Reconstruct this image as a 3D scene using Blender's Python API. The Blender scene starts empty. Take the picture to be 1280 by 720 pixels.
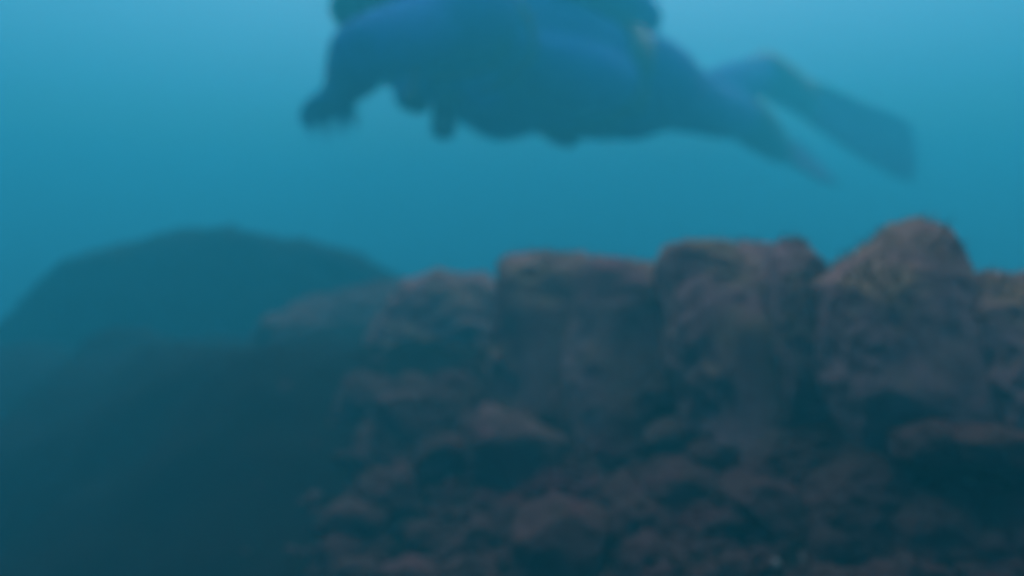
import bpy, bmesh, math, random
import numpy as np
from mathutils import Vector, Matrix, noise

random.seed(7)
SC = bpy.context.scene
COL = SC.collection

# ------------------------------------------------------------------ camera
CAM_Z = 1.0
HFOV = math.radians(60)
F = 640 / math.tan(HFOV / 2)
cam_d = bpy.data.cameras.new('camera')
cam_d.sensor_width = 36
cam_d.angle = HFOV
cam_d.clip_start = 0.02
cam_d.clip_end = 400
cam_d.dof.use_dof = True                 # a small housing camera, focused too close
cam_d.dof.focus_distance = 0.15
cam_d.dof.aperture_fstop = 10.5
cam = bpy.data.objects.new('camera', cam_d)
cam.location = (0, 0, CAM_Z)
cam.rotation_euler = (math.radians(90), 0, 0)
COL.objects.link(cam)
SC.camera = cam

# ------------------------------------------------------------------ light
SUN_ELEV, SUN_AZ = math.radians(50), math.radians(8)   # azimuth from +Y towards +X
SUN_POWER, SKY_POWER, EXPOSURE = 4.7, 0.10, 1.88
world = bpy.data.worlds.new('World')
SC.world = world
world.use_nodes = True
wn = world.node_tree
wn.nodes.clear()
sky = wn.nodes.new('ShaderNodeTexSky')
sky.sky_type = 'NISHITA'
sky.sun_disc = False
sky.sun_elevation = SUN_ELEV
sky.sun_rotation = SUN_AZ
bg = wn.nodes.new('ShaderNodeBackground')
bg.inputs['Strength'].default_value = SKY_POWER
wo = wn.nodes.new('ShaderNodeOutputWorld')
wn.links.new(sky.outputs[0], bg.inputs['Color'])
wn.links.new(bg.outputs[0], wo.inputs['Surface'])
sun_d = bpy.data.lights.new('sun', 'SUN')
sun_d.energy = SUN_POWER
sun_d.angle = math.radians(100)      # the rippled surface overhead spreads the sun wide
sun_d.color = (1.0, 0.96, 0.9)
sun = bpy.data.objects.new('sun', sun_d)
to_sun = Vector((math.sin(SUN_AZ) * math.cos(SUN_ELEV), math.cos(SUN_AZ) * math.cos(SUN_ELEV), math.sin(SUN_ELEV)))
sun.rotation_euler = to_sun.to_track_quat('Z', 'Y').to_euler()
sun.location = to_sun * 20
COL.objects.link(sun)

SC.view_settings.view_transform = 'Standard'
SC.view_settings.look = 'None'
SC.view_settings.exposure = EXPOSURE
SC.view_settings.gamma = 1
SC.view_settings.use_curve_mapping = False
SC.render.engine = 'CYCLES'
SC.cycles.volume_bounces = 3
SC.cycles.max_bounces = 6
SC.cycles.use_denoising = True
SC.cycles.use_adaptive_sampling = False

# water: what it scatters and what it takes away in all, per metre and colour; forward lobe
WATER_S = (0.013, 0.150, 0.193)
WATER_T = (0.44, 0.46, 0.445)
WATER_G = 0.3
WATER_TOP = 3.4
WATER_DENSITY = max(WATER_T)
WATER_COLOR = tuple(c / WATER_DENSITY for c in WATER_S) + (1,)
WATER_ABSORB = tuple(max(0.0, 1 - (t - c) / (WATER_DENSITY - c)) ** 2 for c, t in zip(WATER_S, WATER_T)) + (1,)


# ------------------------------------------------------------------ helpers
def P(px, py, d):
    """A point of the place, d metres in front of the lens plane."""
    return Vector(((px - 640) / F * d, d, CAM_Z + (360 - py) / F * d))


def near(d):
    """The reef runs from close by on the right to far off on the left: survey distance to real distance."""
    t = min(max((d - 0.8) / 1.4, 0), 1)
    return d * (0.55 + 0.45 * t * t * (3 - 2 * t))


def props(o, label=None, cat=None, group=None, kind=None):
    for k, v in (('label', label), ('category', cat), ('group', group), ('kind', kind)):
        if v:
            o[k] = v
    return o


def link(name, me, mat=None, parent=None):
    o = bpy.data.objects.new(name, me)
    COL.objects.link(o)
    if mat is not None and me is not None and not me.materials:
        me.materials.append(mat)
    if parent is not None:
        o.parent = parent
        o.matrix_parent_inverse = parent_matrix(parent).inverted()
    return o


def parent_matrix(o):
    m = o.matrix_basis.copy()
    if o.parent is not None:
        m = parent_matrix(o.parent) @ o.matrix_parent_inverse @ m
    return m


def mesh_np(name, v, f, smooth=True):
    me = bpy.data.meshes.new(name)
    me.from_pydata([tuple(p) for p in v], [], [tuple(q) for q in f])
    if smooth:
        me.polygons.foreach_set('use_smooth', [True] * len(me.polygons))
    me.update()
    return me


class MB:
    """Collects shapes into one mesh."""

    def __init__(s):
        s.v, s.f = [], []

    def add(s, v, f):
        k = len(s.v)
        s.v += [Vector(p) for p in v]
        s.f += [tuple(i + k for i in q) for q in f]
        return s

    def mesh(s, name, smooth=True):
        return mesh_np(name, s.v, s.f, smooth)

    def tube(s, pts, rad, n=16, sub=5, side=None, caps=True):
        """A swept, tapering, round-ended tube through pts; rad: numbers or (across, other) pairs."""
        pts = [Vector(p) for p in pts]
        rad = [(r, r) if not isinstance(r, tuple) else r for r in rad]
        P_, R_ = [], []
        m = len(pts)
        for i in range(m - 1):
            p0, p1, p2, p3 = pts[max(i - 1, 0)], pts[i], pts[i + 1], pts[min(i + 2, m - 1)]
            for k in range(sub):
                t = k / sub
                P_.append(0.5 * ((2 * p1) + (p2 - p0) * t + (2 * p0 - 5 * p1 + 4 * p2 - p3) * t * t + (3 * p1 - p0 - 3 * p2 + p3) * t ** 3))
                u = t * t * (3 - 2 * t)
                R_.append(tuple(rad[i][c] * (1 - u) + rad[i + 1][c] * u for c in (0, 1)))
        P_.append(pts[-1])
        R_.append(rad[-1])
        T = [(P_[min(i + 1, len(P_) - 1)] - P_[max(i - 1, 0)]).normalized() for i in range(len(P_))]
        ref = Vector(side) if side is not None else (Vector((0, 0, 1)) if abs(T[0].z) < 0.9 else Vector((1, 0, 0)))
        rings = []

        def frame(t, ref):
            a = (ref - t * ref.dot(t)).normalized()
            return a, t.cross(a)
        cap = 4 if caps else 0
        seq = []
        for c in range(cap):
            al = (c + 0.15) / cap * math.pi / 2
            seq.append((P_[0] - T[0] * min(R_[0]) * math.cos(al), (R_[0][0] * math.sin(al), R_[0][1] * math.sin(al)), T[0]))
        seq += list(zip(P_, R_, T))
        for c in reversed(range(cap)):
            al = (c + 0.15) / cap * math.pi / 2
            seq.append((P_[-1] + T[-1] * min(R_[-1]) * math.cos(al), (R_[-1][0] * math.sin(al), R_[-1][1] * math.sin(al)), T[-1]))
        for p, r, t in seq:
            a, b = frame(t, ref)
            if side is None:
                ref = a
            rings.append([p + a * r[0] * math.cos(2 * math.pi * j / n) + b * r[1] * math.sin(2 * math.pi * j / n) for j in range(n)])
        v = [q for r in rings for q in r]
        f = []
        for i in range(len(rings) - 1):
            for j in range(n):
                f.append((i * n + j, i * n + (j + 1) % n, (i + 1) * n + (j + 1) % n, (i + 1) * n + j))
        f.append(tuple(reversed(range(n))))
        f.append(tuple((len(rings) - 1) * n + j for j in range(n)))
        return s.add(v, f)

    def lathe(s, prof, org, axis, n=28):
        """prof: (distance along axis, radius) pairs."""
        t = Vector(axis).normalized()
        a = t.orthogonal().normalized()
        b = t.cross(a)
        v = [Vector(org) + t * h + (a * math.cos(2 * math.pi * j / n) + b * math.sin(2 * math.pi * j / n)) * r for h, r in prof for j in range(n)]
        m = len(prof)
        f = [(i * n + j, i * n + (j + 1) % n, (i + 1) * n + (j + 1) % n, (i + 1) * n + j) for i in range(m - 1) for j in range(n)]
        f.append(tuple(reversed(range(n))))
        f.append(tuple((m - 1) * n + j for j in range(n)))
        return s.add(v, f)

    def loft(s, loops):
        n = len(loops[0])
        v = [p for l in loops for p in l]
        f = [(i * n + j, i * n + (j + 1) % n, (i + 1) * n + (j + 1) % n, (i + 1) * n + j) for i in range(len(loops) - 1) for j in range(n)]
        f.append(tuple(reversed(range(n))))
        f.append(tuple((len(loops) - 1) * n + j for j in range(n)))
        return s.add(v, f)


def fuse(name, mb, voxel, relax=6):
    """Grows the collected limbs into one continuous skin."""
    me = mb.mesh(name)
    o = bpy.data.objects.new('tmp', me)
    COL.objects.link(o)
    m = o.modifiers.new('r', 'REMESH')
    m.mode = 'VOXEL'
    m.voxel_size = voxel
    m.use_smooth_shade = True
    k = o.modifiers.new('s', 'SMOOTH')
    k.iterations = relax
    k.factor = 0.5
    dg = bpy.context.evaluated_depsgraph_get()
    out = bpy.data.meshes.new_from_object(o.evaluated_get(dg))
    bpy.data.objects.remove(o)
    out.name = name
    out.materials.clear()
    out.polygons.foreach_set('use_smooth', [True] * len(out.polygons))
    return out


# ------------------------------------------------------------------ materials
def new_mat(name):
    m = bpy.data.materials.new(name)
    m.use_nodes = True
    nt = m.node_tree
    nt.nodes.clear()
    out = nt.nodes.new('ShaderNodeOutputMaterial')
    b = nt.nodes.new('ShaderNodeBsdfPrincipled')
    nt.links.new(b.outputs[0], out.inputs['Surface'])
    return m, nt, b


def noise_node(nt, vec, scale, detail=6, rough=0.6, dist=0.0):
    n = nt.nodes.new('ShaderNodeTexNoise')
    n.inputs['Scale'].default_value = scale
    n.inputs['Detail'].default_value = detail
    n.inputs['Roughness'].default_value = rough
    n.inputs['Distortion'].default_value = dist
    nt.links.new(vec, n.inputs['Vector'])
    return n.outputs['Fac']


def ramp(nt, fac, stops):
    r = nt.nodes.new('ShaderNodeValToRGB')
    e = r.color_ramp.elements
    while len(e) < len(stops):
        e.new(0.5)
    for i, (p, c) in enumerate(stops):
        e[i].position = p
        e[i].color = (*c, 1) if len(c) == 3 else c
    nt.links.new(fac, r.inputs['Fac'])
    return r.outputs['Color']


def mix(nt, fac, a, b):
    m = nt.nodes.new('ShaderNodeMix')
    m.data_type = 'RGBA'
    nt.links.new(fac, m.inputs['Factor'])
    for s, x in (('A', a), ('B', b)):
        sock = [i for i in m.inputs if i.name == s and i.type == 'RGBA'][0]
        if isinstance(x, tuple):
            sock.default_value = (*x, 1)
        else:
            nt.links.new(x, sock)
    return [o for o in m.outputs if o.type == 'RGBA'][0]


def rock_mat(name, dark, mid, light, red, turf, red_amt=0.55, turf_amt=0.5, scale=1.0, scab_amt=0.3, spec=0.1):
    """Weathered stone with encrusting red growth, pale scabs and a skin of turf on upward faces."""
    m, nt, b = new_mat(name)
    g = nt.nodes.new('ShaderNodeNewGeometry')
    pos = g.outputs['Position']
    base = ramp(nt, noise_node(nt, pos, 9 * scale, 8, 0.65, 0.4), [(0.28, dark), (0.5, mid), (0.74, light)])
    redf = ramp(nt, noise_node(nt, pos, 6.5 * scale, 5, 0.7, 0.8), [(red_amt, (0, 0, 0)), (red_amt + 0.12, (1, 1, 1))])
    c = mix(nt, redf, base, red)
    scab = ramp(nt, noise_node(nt, pos, 34 * scale, 4, 0.6, 0.3), [(0.66, (0, 0, 0)), (0.76, (scab_amt, scab_amt, scab_amt))])
    c = mix(nt, scab, c, light)
    sep = nt.nodes.new('ShaderNodeSeparateXYZ')
    nt.links.new(g.outputs['Normal'], sep.inputs[0])
    mul = nt.nodes.new('ShaderNodeMath')
    mul.operation = 'MULTIPLY'
    nt.links.new(ramp(nt, sep.outputs['Z'], [(0.25, (0, 0, 0)), (0.75, (1, 1, 1))]), mul.inputs[0])
    nt.links.new(ramp(nt, noise_node(nt, pos, 22 * scale, 5), [(turf_amt - 0.1, (0, 0, 0)), (turf_amt + 0.1, (1, 1, 1))]), mul.inputs[1])
    c = mix(nt, mul.outputs[0], c, turf)
    nt.links.new(c, b.inputs['Base Color'])
    b.inputs['Roughness'].default_value = 0.92
    b.inputs['Specular IOR Level'].default_value = spec
    bump = nt.nodes.new('ShaderNodeBump')
    bump.inputs['Strength'].default_value = 0.7
    bump.inputs['Distance'].default_value = 0.006
    nt.links.new(noise_node(nt, pos, 70 * scale, 8, 0.7), bump.inputs['Height'])
    nt.links.new(bump.outputs[0], b.inputs['Normal'])
    return m


def plain_mat(name, col, rough=0.7, var=0.25, scale=30, metal=0.0, spec=0.3):
    m, nt, b = new_mat(name)
    tc = nt.nodes.new('ShaderNodeTexCoord')
    n = noise_node(nt, tc.outputs['Object'], scale, 5)
    lo = tuple(x * (1 - var) for x in col)
    hi = tuple(min(x * (1 + var), 1) for x in col)
    nt.links.new(ramp(nt, n, [(0.3, lo), (0.7, hi)]), b.inputs['Base Color'])
    b.inputs['Roughness'].default_value = rough
    b.inputs['Metallic'].default_value = metal
    b.inputs['Specular IOR Level'].default_value = spec
    bump = nt.nodes.new('ShaderNodeBump')
    bump.inputs['Strength'].default_value = 0.25
    bump.inputs['Distance'].default_value = 0.002
    nt.links.new(n, bump.inputs['Height'])
    nt.links.new(bump.outputs[0], b.inputs['Normal'])
    return m


M_ROCK = rock_mat('reef_rock', (0.055, 0.026, 0.028), (0.118, 0.059, 0.064), (0.195, 0.108, 0.114), (0.13, 0.036, 0.048), (0.14, 0.084, 0.05), turf_amt=0.5)
M_RUBBLE = rock_mat('rubble_rock', (0.030, 0.011, 0.013), (0.050, 0.019, 0.021), (0.07, 0.034, 0.035), (0.06, 0.011, 0.018), (0.04, 0.018, 0.016), 0.54, turf_amt=0.5, scab_amt=0.35)  # darker copy of the reef stone: the slope's shade is put into its colour
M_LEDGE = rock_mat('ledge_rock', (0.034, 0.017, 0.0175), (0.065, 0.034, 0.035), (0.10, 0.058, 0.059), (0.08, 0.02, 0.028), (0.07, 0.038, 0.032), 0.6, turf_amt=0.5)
M_BED = rock_mat('bed_rock', (0.0028, 0.0028, 0.0032), (0.005, 0.005, 0.006), (0.009, 0.0085, 0.010), (0.012, 0.005, 0.007), (0.0065, 0.0062, 0.006), 0.6, turf_amt=0.5, scab_amt=0.2, spec=0.02)  # near-black base colour: the gloom low on the slope is painted in
M_TURF = plain_mat('turf_algae', (0.16, 0.10, 0.07), 0.85, 0.4, 60)
M_SHELL = plain_mat('shell', (0.13, 0.115, 0.11), 0.5, 0.12, 200)
M_SUIT = plain_mat('neoprene', (0.012, 0.07, 0.27), 0.85, 0.3, 50, spec=0.06)
M_JACKET = plain_mat('jacket_nylon', (0.008, 0.07, 0.28), 0.85, 0.25, 60, spec=0.06)
M_RUBBER = plain_mat('black_rubber', (0.02, 0.02, 0.022), 0.55, 0.2, 60)
M_FIN = plain_mat('fin_plastic', (0.012, 0.06, 0.2), 0.85, 0.2, 40)
M_TANK = plain_mat('tank_paint', (0.01, 0.06, 0.24), 0.4, 0.15, 25)
M_METAL = plain_mat('chrome', (0.6, 0.6, 0.6), 0.25, 0.1, 40, 1.0)
M_SKIN = plain_mat('skin', (0.52, 0.33, 0.25), 0.55, 0.1, 50)
M_EYE = plain_mat('eye', (0.7, 0.68, 0.64), 0.2, 0.05, 60)
M_DIAL = plain_mat('dial_face', (0.12, 0.13, 0.13), 0.4, 0.08, 60)
m, nt, b = new_mat('mask_glass')
b.inputs['Base Color'].default_value = (0.85, 0.95, 0.97, 1)
b.inputs['Roughness'].default_value = 0.03
b.inputs['Transmission Weight'].default_value = 1.0
b.inputs['IOR'].default_value = 1.1
M_GLASS = m

# ------------------------------------------------------------------ sea bed
CREST = np.array([(3.5, 0.85), (1.2, 0.84), (0.62, 0.86), (0.36, 0.98), (0.17, 1.10), (0.03, 1.22), (-0.11, 1.32), (-0.35, 1.38), (-0.85, 1.75), (-1.7, 2.5), (-4.5, 3.4)])


SHARE = np.array([near(q) / q for q in CREST[:, 1]])
CREST = CREST * SHARE[:, None]


def crest_dist(x, y):
    """Signed distance to the foot line of the reef (positive behind it, negative on the camera's side) and its nearness share."""
    best = np.full(x.shape, 1e9)
    sgn = np.ones(x.shape)
    shr = np.ones(x.shape)
    for k in range(len(CREST) - 1):
        (x0, y0), (x1, y1) = CREST[k], CREST[k + 1]
        dx, dy = x1 - x0, y1 - y0
        t = np.clip(((x - x0) * dx + (y - y0) * dy) / (dx * dx + dy * dy), 0, 1)
        d = np.hypot(x - x0 - t * dx, y - y0 - t * dy)
        s = np.sign((x - x0) * dy - (y - y0) * dx)
        hit = d < best
        best = np.where(hit, d, best)
        sgn = np.where(hit, s, sgn)
        shr = np.where(hit, SHARE[k] + (SHARE[k + 1] - SHARE[k]) * t, shr)
    return best * np.where(sgn == 0, 1, sgn), shr


def bed_height(x, y):
    x, y = np.atleast_1d(np.asarray(x, float)), np.atleast_1d(np.asarray(y, float))
    d, w = crest_dist(x, y)
    top = CAM_Z - 0.10 * w - 0.06 * np.clip((-x - 0.25) / 0.8, 0, 3)
    front = top + (0.68 - 0.2 * np.clip((w - 0.6) / 0.4, 0, 1)) * np.minimum(d, 0)
    h = np.where(d < 0, front, top - 0.16 * np.maximum(d - 0.25, 0))
    h = np.maximum(h, 0.02)
    n = np.array([noise.fractal(Vector((a * 2.2, b_ * 2.2, 3.1)), 0.9, 2.1, 5) for a, b_ in zip(x, y)])
    n2 = np.array([noise.fractal(Vector((a * 9, b_ * 9, 7.7)), 0.8, 2.1, 4) for a, b_ in zip(x, y)])
    return h + w * (0.03 * n + 0.016 * n2) * (1.4 + 2.2 * np.clip(-x - 0.1, 0, 0.6))


K = 260
u = np.linspace(-1, 1, K)
gx = np.sinh(u * 5.2) / math.sinh(5.2) * 32 - 0.05
gy = np.sinh(u * 5.2) / math.sinh(5.2) * 32 + 0.6
X, Y = np.meshgrid(gx, gy)
Z = bed_height(X.ravel(), Y.ravel())
V = np.stack([X.ravel(), Y.ravel(), Z], 1)
fc = [(j * K + i, j * K + i + 1, (j + 1) * K + i + 1, (j + 1) * K + i) for j in range(K - 1) for i in range(K - 1)]
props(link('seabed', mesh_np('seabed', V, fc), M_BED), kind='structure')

# ------------------------------------------------------------------ rocks
_ico = {}


def ico(sub):
    if sub not in _ico:
        bm = bmesh.new()
        bmesh.ops.create_icosphere(bm, subdivisions=sub, radius=1)
        v = np.array([q.co[:] for q in bm.verts])
        f = [tuple(w.index for w in p.verts) for p in bm.faces]
        bm.free()
        _ico[sub] = (v, f)
    return _ico[sub]


def roughen(v, n, size, seed, amt, facets, rng, toward=None):
    """Breaks a smooth lump: shaved faces, ridged cracks, grain."""
    c = v.mean(0)
    for k in range(facets):
        d = rng.normal(size=3)
        if toward is not None:
            d = d * 0.9 + np.array(toward)
        d /= np.linalg.norm(d)
        pr = (v - c) @ d
        lim = np.quantile(pr, 0.985) * rng.uniform(0.72, 0.95)
        v = v - np.maximum(pr - lim, 0)[:, None] * d[None] * 0.85
    off = Vector((seed * 3.7, seed * 1.3, seed * 2.9))
    out = np.empty_like(v)
    for i, (p, q) in enumerate(zip(v, n)):
        w = Vector(p / size) * 1.0 + off
        a = noise.fractal(w * 1.6, 0.9, 2.1, 3)
        r = noise.ridged_multi_fractal(w * 2.3, 0.9, 2.2, 4, 1.0, 2.0) - 1.1
        s = noise.fractal(w * 9.0, 0.7, 2.1, 4)
        out[i] = p + q * size * amt * (0.9 * a + 0.6 * r + 0.4 * s)
    return out


def outline_rock(name, pts, d, thick, seed, label, amt=0.055, facets=7, sub=6, mat=None, group=None, lean=0.0, e1=0.45, e2=0.7, cat='rock', wide=1.0, sit=False, sink=0.85):
    """A boulder of given front outline (seen along +Y at distance d), real depth thick."""
    thick *= near(d) / d
    d = near(d)
    if sit:                              # half sunk into the slope instead of proud of it
        a, b_ = np.mean([q[0] for q in pts]), np.mean([q[1] for q in pts])
        ys = np.linspace(0.25, 2.0, 200)
        line = np.array([P(a, b_, y)[:] for y in ys])
        hit = np.nonzero(line[:, 2] < bed_height(line[:, 0], line[:, 1]))[0]
        if len(hit):
            k = (ys[hit[0]] - thick * sink) / d
            d, thick = d * k, thick * k
    rng = np.random.default_rng(seed)
    dd = d + thick * 0.9
    W = np.array([P(a, b_, dd)[:] for a, b_ in pts])[:, [0, 2]]
    c = (W.max(0) + W.min(0)) / 2
    W[:, 0] = c[0] + (W[:, 0] - c[0]) * wide
    dense = np.concatenate([W[i] + (W[(i + 1) % len(W)] - W[i]) * np.linspace(0, 1, 60, endpoint=False)[:, None] for i in range(len(W))])
    ang = np.arctan2(dense[:, 1] - c[1], dense[:, 0] - c[0])
    rad = np.hypot(*(dense - c).T)
    o = np.argsort(ang)
    ang, rad = ang[o], rad[o]
    ang = np.concatenate([ang - 2 * math.pi, ang, ang + 2 * math.pi])
    rad = np.concatenate([rad, rad, rad])
    v, f = ico(sub)
    a = np.arctan2(v[:, 2], v[:, 0])
    cp = np.hypot(v[:, 0], v[:, 2])
    R = np.interp(a, ang, rad) * cp ** e1
    y = np.sign(v[:, 1]) * np.abs(v[:, 1]) ** e2 * thick
    p = np.stack([R * np.cos(a), y, R * np.sin(a)], 1)
    k = 1 + lean * p[:, 2] / dd
    p[:, 0] *= k
    p[:, 1] += lean * p[:, 2]
    p[:, 2] = (c[1] + p[:, 2] - CAM_Z) * k + CAM_Z - c[1]
    size = float(np.mean(rad))
    q = v / np.linalg.norm(v, axis=1)[:, None]
    p = roughen(p, q, size, seed, amt, facets, rng, (0.1, -0.75, 0.15))
    ob = link(name, mesh_np(name, p, f), mat or M_ROCK)
    ob.location = (c[0], d + thick * 0.9, c[1])
    return props(ob, label, cat, group)


def turf(rock, seed, count, h=(0.002, 0.005)):
    """Short algae blades rooted on the upward faces of a rock: one uncountable skin."""
    rng = np.random.default_rng(seed)
    me = rock.data
    cand = [p for p in me.polygons if p.normal.z > 0.35 and (p.center.z > 0.0)]
    if not cand:
        return
    v, f = [], []
    for k in range(count):
        p = cand[rng.integers(len(cand))]
        c = p.center
        if noise.noise(c * 50 + Vector((seed, 0, 0))) < -0.1:
            continue
        hh = rng.uniform(*h)
        tip = c + p.normal * hh + Vector(rng.normal(size=3)) * hh * 0.45
        w = Vector(rng.normal(size=3)).cross(p.normal).normalized() * hh * 0.14
        mid = (c + tip) / 2 + Vector(rng.normal(size=3)) * hh * 0.12
        i = len(v)
        v += [c - w - p.normal * 0.001, c + w - p.normal * 0.001, mid + w, mid - w, tip]
        f += [(i, i + 1, i + 2, i + 3), (i + 3, i + 2, i + 4)]
    o = link('turf_algae', mesh_np('turf_algae', v, f, False), M_TURF)
    o.parent = rock
    o['kind'] = 'stuff'


WALL = 'big boulders along the top of the reef'
big = []


def B(*a, **k):
    k.setdefault('wide', 1.07)
    k.setdefault('lean', 0.42)
    k.setdefault('amt', 0.085)
    o = outline_rock('boulder', *a, group=WALL, cat='boulder', **k)
    big.append(o)
    return o


B([(1208, 345), (1240, 352), (1275, 336), (1330, 322), (1420, 330), (1440, 510), (1330, 575), (1200, 565), (1190, 430)], 0.80, 0.10, 21,
  'dark boulder cut off by the frame beside the pointed boulder')
B([(1036, 352), (1075, 330), (1114, 308), (1140, 288), (1157, 273), (1176, 281), (1193, 312), (1208, 360), (1225, 480), (1205, 572), (1050, 575), (1026, 480)], 0.84, 0.10, 22,
  'tall pointed boulder whose peak stands highest of all the rocks', e1=0.5, facets=2, amt=0.06, wide=1.03)
B([(985, 312), (1002, 297), (1028, 302), (1047, 322), (1052, 380), (1045, 560), (975, 560), (972, 400)], 0.93, 0.05, 23,
  'narrow knobbly rock wedged between the flat topped boulder and the pointed boulder', amt=0.07)
B([(860, 312), (905, 306), (960, 303), (1000, 304), (1018, 330), (1022, 500), (1010, 640), (860, 640), (845, 470), (850, 340)], 0.96, 0.11, 24,
  'broad flat topped boulder with a pale upper edge next to the knobbly rock', e1=0.3, wide=1.1)
B([(735, 330), (745, 318), (790, 319), (800, 327), (850, 325), (872, 350), (878, 500), (860, 640), (730, 640), (716, 470)], 1.06, 0.11, 25,
  'dull grey boulder with a small dark bump on its top edge', e1=0.3, wide=1.14, amt=0.06)
B([(632, 335), (640, 319), (690, 317), (735, 321), (752, 345), (758, 490), (745, 640), (635, 640), (622, 470)], 1.13, 0.11, 26,
  'square edged block with a pale ledge along its top', e1=0.3, wide=1.14, amt=0.06)
B([(478, 392), (500, 360), (540, 341), (600, 340), (645, 344), (662, 440), (650, 600), (560, 620), (470, 600), (450, 470)], 1.30, 0.13, 27,
  'sloping bluish boulder left of the square edged block')
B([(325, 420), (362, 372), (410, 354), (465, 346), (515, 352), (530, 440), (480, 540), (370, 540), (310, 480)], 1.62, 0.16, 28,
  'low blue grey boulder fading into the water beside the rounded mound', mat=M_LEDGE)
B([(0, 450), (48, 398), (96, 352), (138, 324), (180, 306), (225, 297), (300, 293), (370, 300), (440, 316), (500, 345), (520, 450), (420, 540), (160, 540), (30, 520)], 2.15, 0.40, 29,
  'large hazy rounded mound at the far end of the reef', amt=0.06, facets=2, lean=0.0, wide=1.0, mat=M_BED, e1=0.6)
for i, o in enumerate(big[:8]):
    turf(o, 100 + i, 900)

SLOPE = 'rocks on the slope below the boulders'


def S(*a, **k):
    k.setdefault('sit', True)
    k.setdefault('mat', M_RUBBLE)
    k.setdefault('amt', 0.10)
    k.setdefault('facets', 4)
    k.setdefault('e1', 0.7)
    return outline_rock('rock', *a, group=SLOPE, **k)


S([(585, 512), (600, 500), (640, 515), (700, 545), (738, 572), (742, 600), (700, 640), (620, 620), (580, 560)], 0.98, 0.05, 41,
  'slab with a pale edge slanting down to the right below the square edged block', facets=9, e1=0.35, sub=5, mat=M_LEDGE, sink=1.7)
S([(470, 498), (510, 484), (565, 490), (590, 510), (580, 580), (520, 600), (470, 560)], 1.06, 0.06, 42,
  'rounded bluish rock lying above the slanting pale edged slab', sub=5)
S([(795, 545), (830, 522), (858, 520), (870, 545), (850, 590), (800, 590)], 0.88, 0.04, 43,
  'small rock with a slanting pale ridge under the dull grey boulder', sub=5, mat=M_LEDGE)
S([(910, 552), (950, 538), (985, 532), (1000, 550), (990, 590), (930, 600)], 0.80, 0.04, 44,
  'low rock with a level pale top under the flat topped boulder', sub=5, mat=M_LEDGE)
S([(1003, 630), (1040, 590), (1080, 562), (1120, 578), (1150, 620), (1160, 700), (1060, 740), (1000, 700)], 0.66, 0.05, 45,
  'dark pyramid shaped rock with a pale tip low on the slope', sub=6)
S([(1110, 650), (1150, 612), (1200, 622), (1220, 680), (1200, 760), (1110, 750)], 0.60, 0.05, 46,
  'reddish brown rock right of the dark pyramid shaped rock', sub=5)
S([(1192, 548), (1230, 530), (1285, 535), (1300, 568), (1260, 590), (1202, 586)], 0.74, 0.04, 47,
  'angular rock directly above the tiny pale shell', sub=5, sink=3.2)
S([(900, 610), (935, 592), (985, 600), (1010, 640), (985, 690), (910, 680)], 0.70, 0.05, 48,
  'purplish rock left of the dark pyramid shaped rock', sub=5)
S([(800, 600), (840, 572), (890, 580), (905, 630), (870, 680), (805, 660)], 0.78, 0.05, 49,
  'mottled rock at the middle of the rubble left of the purplish rock', sub=5)
S([(860, 560), (885, 545), (915, 552), (925, 585), (890, 600), (862, 590)], 0.82, 0.03, 50,
  'small knob of rock between the ridged rock and the level topped rock', sub=5)
S([(405, 640), (440, 620), (490, 632), (500, 690), (450, 720), (400, 700)], 0.98, 0.05, 51,
  'dim bluish rock standing apart at the left end of the lower slope', sub=5, sink=1.4)
S([(470, 712), (505, 700), (550, 706), (565, 740), (510, 780), (470, 760)], 0.86, 0.04, 52,
  'dim rock with a paler top cut off by the lower edge', sub=5, sink=1.4)
S([(640, 650), (690, 620), (760, 640), (780, 700), (720, 760), (640, 730)], 0.82, 0.06, 53,
  'dark lumpy rock below the slanting pale edged slab', sub=5, sink=1.4)
S([(1120, 540), (1160, 522), (1195, 530), (1200, 570), (1150, 585), (1115, 570)], 0.76, 0.04, 54,
  'flattish grey rock at the foot of the pointed boulder', sub=5, sink=3.2)
S([(1225, 640), (1265, 618), (1320, 630), (1330, 720), (1250, 740), (1220, 700)], 0.58, 0.05, 55,
  'blackish rock below the tiny pale shell', sub=5)

# rubble that nothing tells apart: a few shapes, copied and turned
rng = np.random.default_rng(5)
shapes = []
for k in range(7):
    v, f = ico(4)
    sc = np.array([1, rng.uniform(0.6, 0.95), rng.uniform(0.45, 0.8)])
    p = roughen(v * sc, v, 1.0, 60 + k, 0.2, 4, rng)
    me = mesh_np('rubble_stone', p, f)
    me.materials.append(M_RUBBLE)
    shapes.append(me)
first = [None] * len(shapes)
n = 0
tries = 0
while n < 270 and tries < 6000:
    tries += 1
    px, py = rng.uniform(300, 1330), rng.uniform(480, 800)
    # walk down the sight line to the bed
    o0, o1 = P(px, py, 0.2), P(px, py, 3.0)
    ts = np.linspace(0, 1, 90)
    pts = np.array([(o0 + (o1 - o0) * t)[:] for t in ts])
    under = np.nonzero(pts[:, 2] < bed_height(pts[:, 0], pts[:, 1]))[0]
    if not len(under):
        continue
    q = pts[under[0]]
    if px < 430 and rng.uniform() < 0.95:
        continue
    r = rng.uniform(0.018, 0.055) * q[1]
    k = int(rng.integers(len(shapes)))
    o = bpy.data.objects.new('rubble_stone', shapes[k]) if first[k] is None else first[k].copy()
    first[k] = first[k] or o
    COL.objects.link(o)
    o.location = (q[0], q[1], q[2] - r * 0.15)
    o.rotation_euler = tuple(rng.uniform(-3.1, 3.1, 3))
    o.scale = (r, r, r)
    props(o, 'small dim rubble stone lying among others on the dark slope', 'stone', 'rubble stones on the slope')
    n += 1


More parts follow.
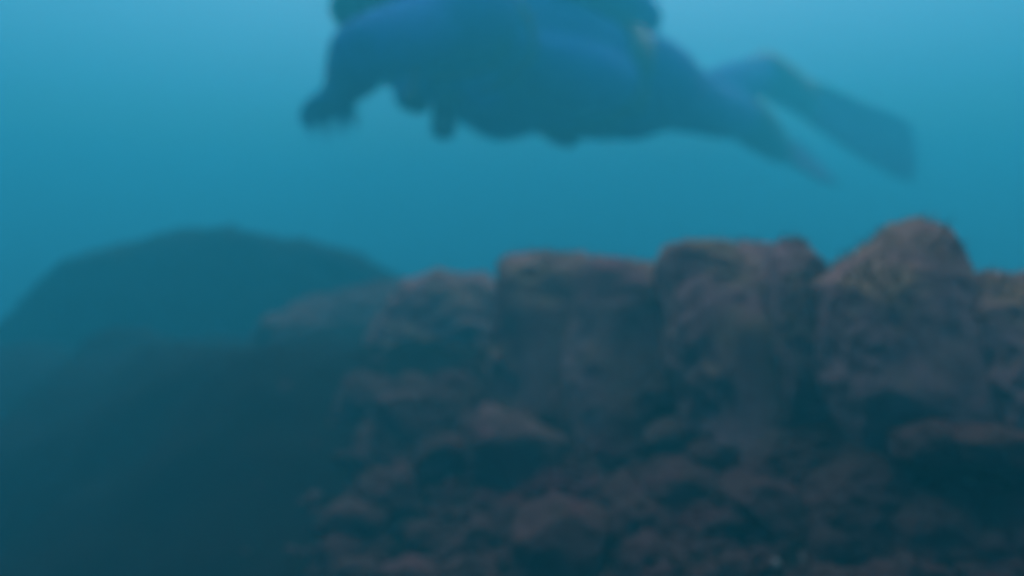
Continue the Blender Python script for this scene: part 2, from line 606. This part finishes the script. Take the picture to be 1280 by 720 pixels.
# gravel nobody could count, strewn over the slope
gv, gf = ico(1)
GV, GF = [], []
tries = 0
while len(GV) < 5200 and tries < 60000:
    tries += 1
    px, py = rng.uniform(520, 1450), 455 + 400 * rng.uniform()
    o0, o1 = P(px, py, 0.2), P(px, py, 2.4)
    ts = np.linspace(0, 1, 60)
    pts = np.array([(o0 + (o1 - o0) * t)[:] for t in ts]) if tries % 40 == 1 else pts
    if tries % 40 == 1:
        under = np.nonzero(pts[:, 2] < bed_height(pts[:, 0], pts[:, 1]))[0]
    if not len(under):
        continue
    q = pts[under[0]] + np.array([*rng.normal(0, 0.09, 2), 0]) * pts[under[0], 1]
    q[2] = bed_height(q[0], q[1])[0]
    r = rng.uniform(0.004, 0.014) * max(q[1], 0.3)
    a = rng.uniform(0, 6.3)
    w = gv * rng.uniform(0.6, 1.25, gv.shape) * np.array([1, rng.uniform(0.6, 1), rng.uniform(0.4, 0.8)]) * r
    w = np.stack([w[:, 0] * math.cos(a) - w[:, 1] * math.sin(a), w[:, 0] * math.sin(a) + w[:, 1] * math.cos(a), w[:, 2]], 1)
    GF += [tuple(i + len(GV) * len(gv) for i in t) for t in gf]
    GV.append(w + q)
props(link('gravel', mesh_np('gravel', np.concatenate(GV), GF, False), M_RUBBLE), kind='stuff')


# pale shells
def shell(px, py, d, r, label, tilt):
    prof, ring = 9, 28
    v, f = [], []
    for i in range(prof + 1):
        t = i / prof
        for j in range(ring):
            a = 2 * math.pi * j / ring
            rr = t * (1 + 0.05 * math.cos(9 * a)) * (1 - 0.25 * math.cos(a) * (1 - t))
            v.append(((rr * math.cos(a)) * r, rr * math.sin(a) * r * 0.92, r * 0.5 * (1 - t ** 2) ** 0.8 + 0.03 * r * math.cos(9 * a) * t))
    for i in range(prof):
        for j in range(ring):
            f.append((i * ring + j, (i + 1) * ring + j, (i + 1) * ring + (j + 1) % ring, i * ring + (j + 1) % ring))
    o = link('shell', mesh_np('shell', v, f), M_SHELL)
    s = o.modifiers.new('thick', 'SOLIDIFY')
    s.thickness = r * 0.08
    o.location = P(px, py, d)
    o.rotation_euler = tilt
    return props(o, label, 'shell', 'pale shells on the rocks')


shell(971, 704, 0.440, 0.0024, 'larger of the two pale round shells at the bottom edge', (1.0, 0.1, 0.3))
shell(1003, 697, 0.438, 0.0019, 'smaller of the two pale round shells at the bottom edge', (0.9, -0.2, 1.1))
shell(1212, 602, 0.441, 0.0021, 'tiny pale shell lying below the tall pointed boulder', (0.9, 0.2, 2.0))

# ------------------------------------------------------------------ the diver
root = bpy.data.objects.new('person', None)
COL.objects.link(root)
pel, mid, che, nek = P(766, 108, 1.93), P(680, 82, 1.85), P(585, 52, 1.77), P(520, 16, 1.70)
root.location = pel
props(root, 'scuba diver in a dark wetsuit swimming left above the rocks, fins trailing', 'person')
fwd = (nek - pel).normalized()
dors = (Vector((0, 0, 1)) - fwd * fwd.z).normalized()
lat = fwd.cross(dors)                    # towards the diver's other side
if lat.y > 0:
    lat = -lat                           # lat now points at the camera's side: the diver's left


def part(name, me, mat, parent=root):
    return link(name, me, mat, parent)


hip_n, hip_f = pel + lat * 0.09, pel - lat * 0.09
knee_n, ank_n = P(884, 136, 2.16), P(930, 146, 2.52)
knee_f, ank_f = P(888, 120, 2.36), P(955, 90, 2.72)
tip_n, tip_f = P(1012, 222, 2.86), P(1128, 200, 3.15)
sh_n, sh_f = P(545, 42, 1.70) + lat * 0.17, P(545, 42, 1.70) - lat * 0.17
el_n, wr_n = P(458, 62, 1.36), P(428, 112, 1.56)
el_f, wr_f = P(602, 112, 1.88), P(545, 104, 1.70)
head = P(480, -50, 1.62)
for a, b_, w in ((pel, nek, 'torso'), (hip_n, knee_n, 'thigh'), (knee_n, ank_n, 'shin'), (hip_f, knee_f, 'thigh'), (knee_f, ank_f, 'shin'), (sh_n, el_n, 'uarm'), (el_n, wr_n, 'farm'), (sh_f, el_f, 'uarm'), (el_f, wr_f, 'farm'), (ank_n, tip_n, 'fin'), (ank_f, tip_f, 'fin'), (nek, head, 'neck')):
    pass

body = MB()
body.tube([pel - fwd * 0.06, pel, mid, che, nek - fwd * 0.03], [(0.15, 0.10), (0.16, 0.096), (0.15, 0.105), (0.175, 0.12), (0.12, 0.085)], n=24, side=lat)
body.tube([nek - fwd * 0.08, nek, head - fwd * 0.02], [0.085, 0.066, 0.062])
look = (P(400, -20, 1.45) - head).normalized()
hup = (dors - look * dors.dot(look)).normalized()
hs = look.cross(hup)
body.tube([head - look * 0.035, head + look * 0.035], [(0.078, 0.10), (0.072, 0.095)], n=20, side=hs)
body.tube([head + look * 0.06 - hup * 0.05, head + look * 0.075 - hup * 0.085], [0.05, 0.036])       # jaw
body.tube([head + look * 0.108 + hup * 0.0, head + look * 0.125 - hup * 0.03], [0.011, 0.016])        # nose
for s in (-1, 1):
    body.tube([head + hs * 0.076 * s + hup * 0.025, head + hs * 0.076 * s - hup * 0.025], [0.014, 0.011])  # ears under the hood
for sh, el, wr in ((sh_n, el_n, wr_n), (sh_f, el_f, wr_f)):
    body.tube([che + fwd * 0.06, sh, (sh + el) / 2, el, (el * 2 + wr) / 3, wr], [0.09, 0.075, 0.058, 0.05, 0.05, 0.034])
for hp, kn, an in ((hip_n, knee_n, ank_n), (hip_f, knee_f, ank_f)):
    body.tube([hp + fwd * 0.03, hp - fwd * 0.04, (hp + kn) / 2, kn, (kn * 2 + an) / 3, an], [0.096, 0.094, 0.08, 0.066, 0.068, 0.052])


def hand(mb, wr, el, palm_n, curl):
    """Palm, four bent fingers of unequal length, thumb from the side of the palm."""
    d = (wr - el).normalized()
    pn = (palm_n - d * palm_n.dot(d)).normalized()      # the way the palm faces
    sd = d.cross(pn)                                    # towards the thumb
    mb.tube([wr - d * 0.01, wr + d * 0.045, wr + d * 0.085], [(0.030, 0.022), (0.042, 0.018), (0.040, 0.015)], side=sd)
    for k, (off, ln) in enumerate(((0.033, 0.072), (0.011, 0.080), (-0.011, 0.074), (-0.032, 0.058))):
        q = wr + d * 0.088 + sd * off
        dd = d + sd * off * 5
        pts, a = [q - d * 0.02], 0.0
        for s in (0.45, 0.32, 0.23):
            pts.append(q)
            a += curl * (1 + 0.12 * k)
            w = (dd * math.cos(a) + pn * math.sin(a)).normalized()
            q = q + w * ln * s
        pts.append(q)
        mb.tube(pts, [0.010, 0.0098, 0.009, 0.0083, 0.0072], n=10, sub=3)
    q = wr + d * 0.025 + sd * 0.028
    mb.tube([q, q + sd * 0.026 + d * 0.022 + pn * 0.008, q + sd * 0.036 + d * 0.048 + pn * 0.022, q + sd * 0.030 + d * 0.068 + pn * 0.034], [0.014, 0.0115, 0.010, 0.008], n=10, sub=3)
    return wr + d * 0.09 + pn * 0.03


grip_n = hand(body, wr_n, el_n, Vector((0.3, -0.2, -1)), 0.35)
grip_f = hand(body, wr_f, el_f, Vector((0.2, -0.3, -1)), 0.75)
for an, tip in ((ank_n, tip_n), (ank_f, tip_f)):
    d = (tip - an).normalized()
    body.tube([an, an + d * 0.06, an + d * 0.17], [0.045, 0.045, 0.035])
bme = fuse('body', body, 0.0065)
bme.materials.append(M_SUIT)
bme.materials.append(M_SKIN)
for q in bme.polygons:                   # the face is bare between hood and mask
    r = q.center - head
    if r.length < 0.15 and r.dot(look) > 0.045 and (r - look * r.dot(look)).length < 0.092:
        q.material_index = 1
part('body', bme, None)

# face left bare by the hood, mask, mouthpiece
hood = MB()
hood.tube([nek - fwd * 0.03, nek + fwd * 0.02, (nek + head) / 2, head - look * 0.02], [0.095, 0.082, 0.075, 0.08])
hood.tube([head - look * 0.05, head + look * 0.02], [(0.088, 0.108), (0.086, 0.106)], n=20, side=hs)
part('hood', fuse('hood', hood, 0.008), M_RUBBER)
mc = head + look * 0.098 + hup * 0.022


def oval(c, a, b_, w, h, n=24, pw=0.75):
    return [c + a * w * math.copysign(abs(math.cos(2 * math.pi * j / n)) ** pw, math.cos(2 * math.pi * j / n)) + b_ * h * math.copysign(abs(math.sin(2 * math.pi * j / n)) ** pw, math.sin(2 * math.pi * j / n)) for j in range(n)]


mk = MB()
o1, o2 = oval(mc - look * 0.03, hs, hup, 0.082, 0.05), oval(mc + look * 0.035, hs, hup, 0.078, 0.046)
i2, i1 = oval(mc + look * 0.035, hs, hup, 0.066, 0.036), oval(mc - look * 0.02, hs, hup, 0.066, 0.036)
nn = len(o1)
mk.add(o1 + o2 + i2 + i1, [(r * nn + j, r * nn + (j + 1) % nn, (r + 1) * nn + (j + 1) % nn, (r + 1) * nn + j) for r in range(3) for j in range(nn)])
mask = part('mask', mk.mesh('mask', False), M_RUBBER)
gl = MB()
gl.loft([oval(mc + look * 0.022, hs, hup, 0.0655, 0.0355), oval(mc + look * 0.027, hs, hup, 0.0655, 0.0355)])
part('lens', gl.mesh('lens', False), M_GLASS, mask)
stp = MB()
ring_pts = [head + hup * 0.02 + look * (0.092 * math.cos(a)) + hs * (0.094 * math.sin(a)) for a in np.linspace(0.9, 2 * math.pi - 0.9, 24)]
stp.tube(ring_pts, [(0.012, 0.004)] * 24, n=8, sub=1, side=hup)
part('strap', stp.mesh('strap'), M_RUBBER, mask)
for s in (-1, 1):
    e = MB()
    e.tube([head + look * 0.088 + hs * 0.031 * s + hup * 0.022 - hs * 0.001, head + look * 0.088 + hs * 0.031 * s + hup * 0.022 + hs * 0.001], [0.012, 0.012], n=12)
    part('eye', e.mesh('eye'), M_EYE)
rg = MB()
rc = head + look * 0.135 - hup * 0.058
rg.lathe([(-0.03, 0.012), (-0.012, 0.016), (-0.01, 0.034), (0.012, 0.036), (0.02, 0.03), (0.024, 0.018), (0.025, 0.001)], rc, look)
reg = part('regulator', rg.mesh('regulator'), M_RUBBER)

# buoyancy jacket: body, shoulder straps, side pockets, air bladder
jk = MB()
c0 = pel + fwd * 0.10
jk.tube([c0, (c0 + che) / 2 + dors * 0.005, che - fwd * 0.02, che + fwd * 0.07], [(0.178, 0.114), (0.185, 0.132), (0.195, 0.138), (0.165, 0.118)], n=24, side=lat)
for s in (-1, 1):
    jk.tube([c0 + lat * 0.15 * s - dors * 0.05, c0 + lat * 0.165 * s - dors * 0.075 + fwd * 0.08, c0 + lat * 0.16 * s - dors * 0.07 + fwd * 0.2], [0.055, 0.07, 0.05])
    jk.tube([che + fwd * 0.02 + lat * 0.10 * s - dors * 0.08, che + fwd * 0.12 + lat * 0.11 * s + dors * 0.03, che + fwd * 0.05 + lat * 0.10 * s + dors * 0.11], [0.035, 0.04, 0.035])
jacket = part('buoyancy_jacket', fuse('buoyancy_jacket', jk, 0.008), M_JACKET)
bl = MB()
bl.tube([pel + fwd * 0.02 + dors * 0.13 + lat * 0.08, pel + fwd * 0.2 + dors * 0.15 + lat * 0.12, che + dors * 0.15 + lat * 0.11], [0.045, 0.065, 0.05])
bl.tube([pel + fwd * 0.02 + dors * 0.13 - lat * 0.08, pel + fwd * 0.2 + dors * 0.15 - lat * 0.12, che + dors * 0.15 - lat * 0.11], [0.045, 0.065, 0.05])
bl.tube([pel + fwd * 0.01 + dors * 0.13 + lat * 0.08, pel - fwd * 0.0 + dors * 0.135, pel + fwd * 0.01 + dors * 0.13 - lat * 0.08], [0.045, 0.05, 0.045])
part('air_bladder', fuse('air_bladder', bl, 0.008, 4), M_JACKET, jacket)
pk = MB()
pq = P(606, 118, 1.62)
pk.tube([pq + Vector((-0.02, 0, 0.03)), pq + Vector((0.0, 0, -0.005))], [(0.05, 0.03), (0.042, 0.026)], n=18, side=fwd)
part('pocket', pk.mesh('pocket'), M_JACKET, jacket)
wb = MB()
w0 = pel + fwd * 0.06
wb.lathe([(-0.025, 0.119), (-0.025, 0.126), (0.025, 0.126), (0.025, 0.119)], w0, fwd, 36)
vv = []
for q in wb.v:
    r = q - w0
    vv.append(w0 + fwd * r.dot(fwd) + lat * r.dot(lat) * 1.48 + dors * r.dot(dors))
wb.v = vv
belt = part('weight_belt', wb.mesh('weight_belt'), M_RUBBER)
for ang in (-0.9, -0.35, 0.35, 0.9):
    k = MB()
    dr = (lat * math.sin(ang * 1.1) * 0.195 - dors * math.cos(ang * 1.1) * 0.132)
    k.tube([w0 + dr - fwd * 0.018, w0 + dr + fwd * 0.018], [(0.032, 0.016)] * 2, n=12, side=lat if abs(ang) < 0.6 else dors)
    part('weight', k.mesh('weight'), M_RUBBER, belt)

# tank
t0 = pel - fwd * 0.0 + dors * 0.235
tk = MB()
tk.lathe([(0, 0.06), (0.004, 0.085), (0.02, 0.092), (0.50, 0.092), (0.54, 0.085), (0.57, 0.065), (0.585, 0.035), (0.60, 0.025)], t0, fwd)
tank = part('tank', tk.mesh('tank'), M_TANK)
bt = MB()
bt.lathe([(-0.012, 0.07), (-0.010, 0.094), (0.0, 0.097), (0.09, 0.097), (0.092, 0.093)], t0, fwd)
part('boot', bt.mesh('boot'), M_RUBBER, tank)
vl = MB()
vt = t0 + fwd * 0.60
vl.tube([vt, vt + fwd * 0.05], [0.02, 0.016])
vl.tube([vt + fwd * 0.025, vt + fwd * 0.025 + lat * 0.06], [0.012, 0.02])
vl.tube([vt + fwd * 0.05 - dors * 0.01, vt + fwd * 0.05 + dors * 0.03], [0.024, 0.022])
part('valve', vl.mesh('valve'), M_METAL, tank)
for off in (0.16, 0.36):
    sb = MB()
    sb.lathe([(-0.02, 0.091), (-0.02, 0.0965), (0.02, 0.0965), (0.02, 0.091)], t0 + fwd * off, fwd, 32)
    part('tank_band', sb.mesh('tank_band'), M_RUBBER, tank)

# hoses and the instruments that hang from them
fs = vt + fwd * 0.05
h = MB()
h.tube([fs, fs - lat * 0.1 + fwd * 0.08, head - hs * 0.12, rc - look * 0.0 - hs * 0.035 if hs.dot(lat) > 0 else rc + hs * 0.035], [0.0065] * 4, n=8, sub=8)
part('hose', h.mesh('hose'), M_RUBBER, reg)
con_top, con_bot = P(557, 122, 1.60), P(554, 164, 1.60)
cm = MB()
cm.tube([con_top, (con_top + con_bot) / 2, con_bot], [(0.020, 0.015), (0.024, 0.018), (0.022, 0.016)], n=18, side=Vector((1, 0, 0)))
con = part('gauge_console', cm.mesh('gauge_console'), M_RUBBER)
fd = (con_bot - con_top).normalized()
fn = Vector((0.1, 1, 0)).cross(fd).cross(fd).normalized()
if fn.y > 0:
    fn = -fn
dl = MB()
dl.lathe([(0, 0.0145), (0.004, 0.0145), (0.005, 0.012)], con_bot - fd * 0.012 + fn * 0.0155, fn, 24)
part('dial', dl.mesh('dial'), M_DIAL, con)
h = MB()
h.tube([fs, fs + lat * 0.12 - fwd * 0.03, che + lat * 0.24 - dors * 0.02, che + lat * 0.2 - dors * 0.12, con_top], [0.0065] * 5, n=8, sub=8)
part('hose', h.mesh('hose'), M_RUBBER, con)
oc = P(521, 126, 1.60)
om = MB()
om.lathe([(-0.018, 0.010), (-0.012, 0.016), (-0.01, 0.023), (0.008, 0.024), (0.014, 0.018), (0.015, 0.001)], oc, Vector((-0.3, -1, -0.1)))
om.tube([oc + Vector((0, 0, 0.045)), oc + Vector((0, 0.0, 0.0))], [0.011, 0.014], n=12)
octo = part('spare_regulator', om.mesh('spare_regulator'), M_RUBBER)
h = MB()
h.tube([fs, fs + lat * 0.14, che + fwd * 0.08 + lat * 0.24 + dors * 0.02, che + fwd * 0.03 + lat * 0.2 - dors * 0.1, oc + Vector((0, 0, 0.04))], [0.0065] * 5, n=8, sub=8)
part('hose', h.mesh('hose'), M_RUBBER, octo)


# fins: foot pocket, ribbed blade, side rails
def fin(an, tip, face, w_tip):
    d = (tip - an).normalized()
    L = (tip - an).length
    up = (face - d * face.dot(d)).normalized()
    sd = d.cross(up)
    pm = MB()
    pm.tube([an + d * 0.0, an + d * 0.08, an + d * 0.2, an + d * 0.25], [(0.062, 0.066), (0.066, 0.062), (0.066, 0.044), (0.06, 0.02)], n=20, side=sd)
    o = part('fin', pm.mesh('fin'), M_RUBBER)
    n, mth = 15, 26
    top, botm, f = [], [], []
    for i in range(mth):
        t = i / (mth - 1)
        w = 0.055 + (w_tip - 0.055) * min(t * 1.25, 1) ** 0.8
        for j in range(n):
            u_ = j / (n - 1) * 2 - 1
            ln = 0.14 + (L - 0.14) * t * (1 - 0.08 * abs(u_) ** 3 * t)
            bend = 0.05 * t * t
            rib = 0.0022 * math.cos(u_ * 12)
            c = an + d * ln + sd * w * u_ + up * bend
            top.append(c + up * (0.0035 + rib))
            botm.append(c - up * (0.0035 - rib * 0.5))
    N = n * mth
    for i in range(mth - 1):
        for j in range(n - 1):
            a = i * n + j
            f.append((a, a + 1, a + n + 1, a + n))
            f.append((N + a, N + a + n, N + a + n + 1, N + a + 1))
    edge = [j for j in range(n)] + [i * n + n - 1 for i in range(1, mth)] + [(mth - 1) * n + j for j in range(n - 2, -1, -1)] + [i * n for i in range(mth - 2, 0, -1)]
    for a, b2 in zip(edge, edge[1:] + edge[:1]):
        f.append((a, N + a, N + b2, b2))
    bld = MB().add(top + botm, f)
    part('blade', bld.mesh('blade'), M_FIN, o)
    for s in (-1, 1):
        r = MB()
        pts = []
        for t in np.linspace(0, 1, 8):
            w = 0.055 + (w_tip - 0.055) * min(t * 1.25, 1) ** 0.8
            pts.append(an + d * (0.14 + (L - 0.14) * t * 0.97) + sd * w * s + up * 0.05 * t * t)
        r.tube(pts, [(0.011 - 0.001 * i, 0.007 - 0.0005 * i) for i in range(8)], n=8, sub=2, side=up)
        part('rail', r.mesh('rail'), M_RUBBER, o)


fin(ank_n, tip_n, Vector((0.5, -0.5, 0.7)), 0.10)
fin(ank_f, tip_f, Vector((0.1, -1.0, 0.3)), 0.112)

root.scale = (1.17,) * 3            # a tall diver, about 1.9 m
root.location = P(766, 108, 1.93 * 1.17)

# ------------------------------------------------------------------ the sea water the scene stands in
hm = bpy.data.materials.new('sea_water')
hm.use_nodes = True
ht = hm.node_tree
ht.nodes.clear()
ho = ht.nodes.new('ShaderNodeOutputMaterial')
pv = ht.nodes.new('ShaderNodeVolumePrincipled')
pv.inputs['Color'].default_value = WATER_COLOR
pv.inputs['Density'].default_value = WATER_DENSITY
pv.inputs['Anisotropy'].default_value = WATER_G
pv.inputs['Absorption Color'].default_value = WATER_ABSORB
ht.links.new(pv.outputs[0], ho.inputs['Volume'])
hz = MB()
x0, x1, y0, y1, z0, z1 = -36, 36, -36, 38, -1.2, WATER_TOP
hz.add([(x0, y0, z0), (x1, y0, z0), (x1, y1, z0), (x0, y1, z0), (x0, y0, z1), (x1, y0, z1), (x1, y1, z1), (x0, y1, z1)],
       [(0, 3, 2, 1), (4, 5, 6, 7), (0, 1, 5, 4), (1, 2, 6, 5), (2, 3, 7, 6), (3, 0, 4, 7)])
props(link('haze', hz.mesh('haze', False), hm), kind='stuff')
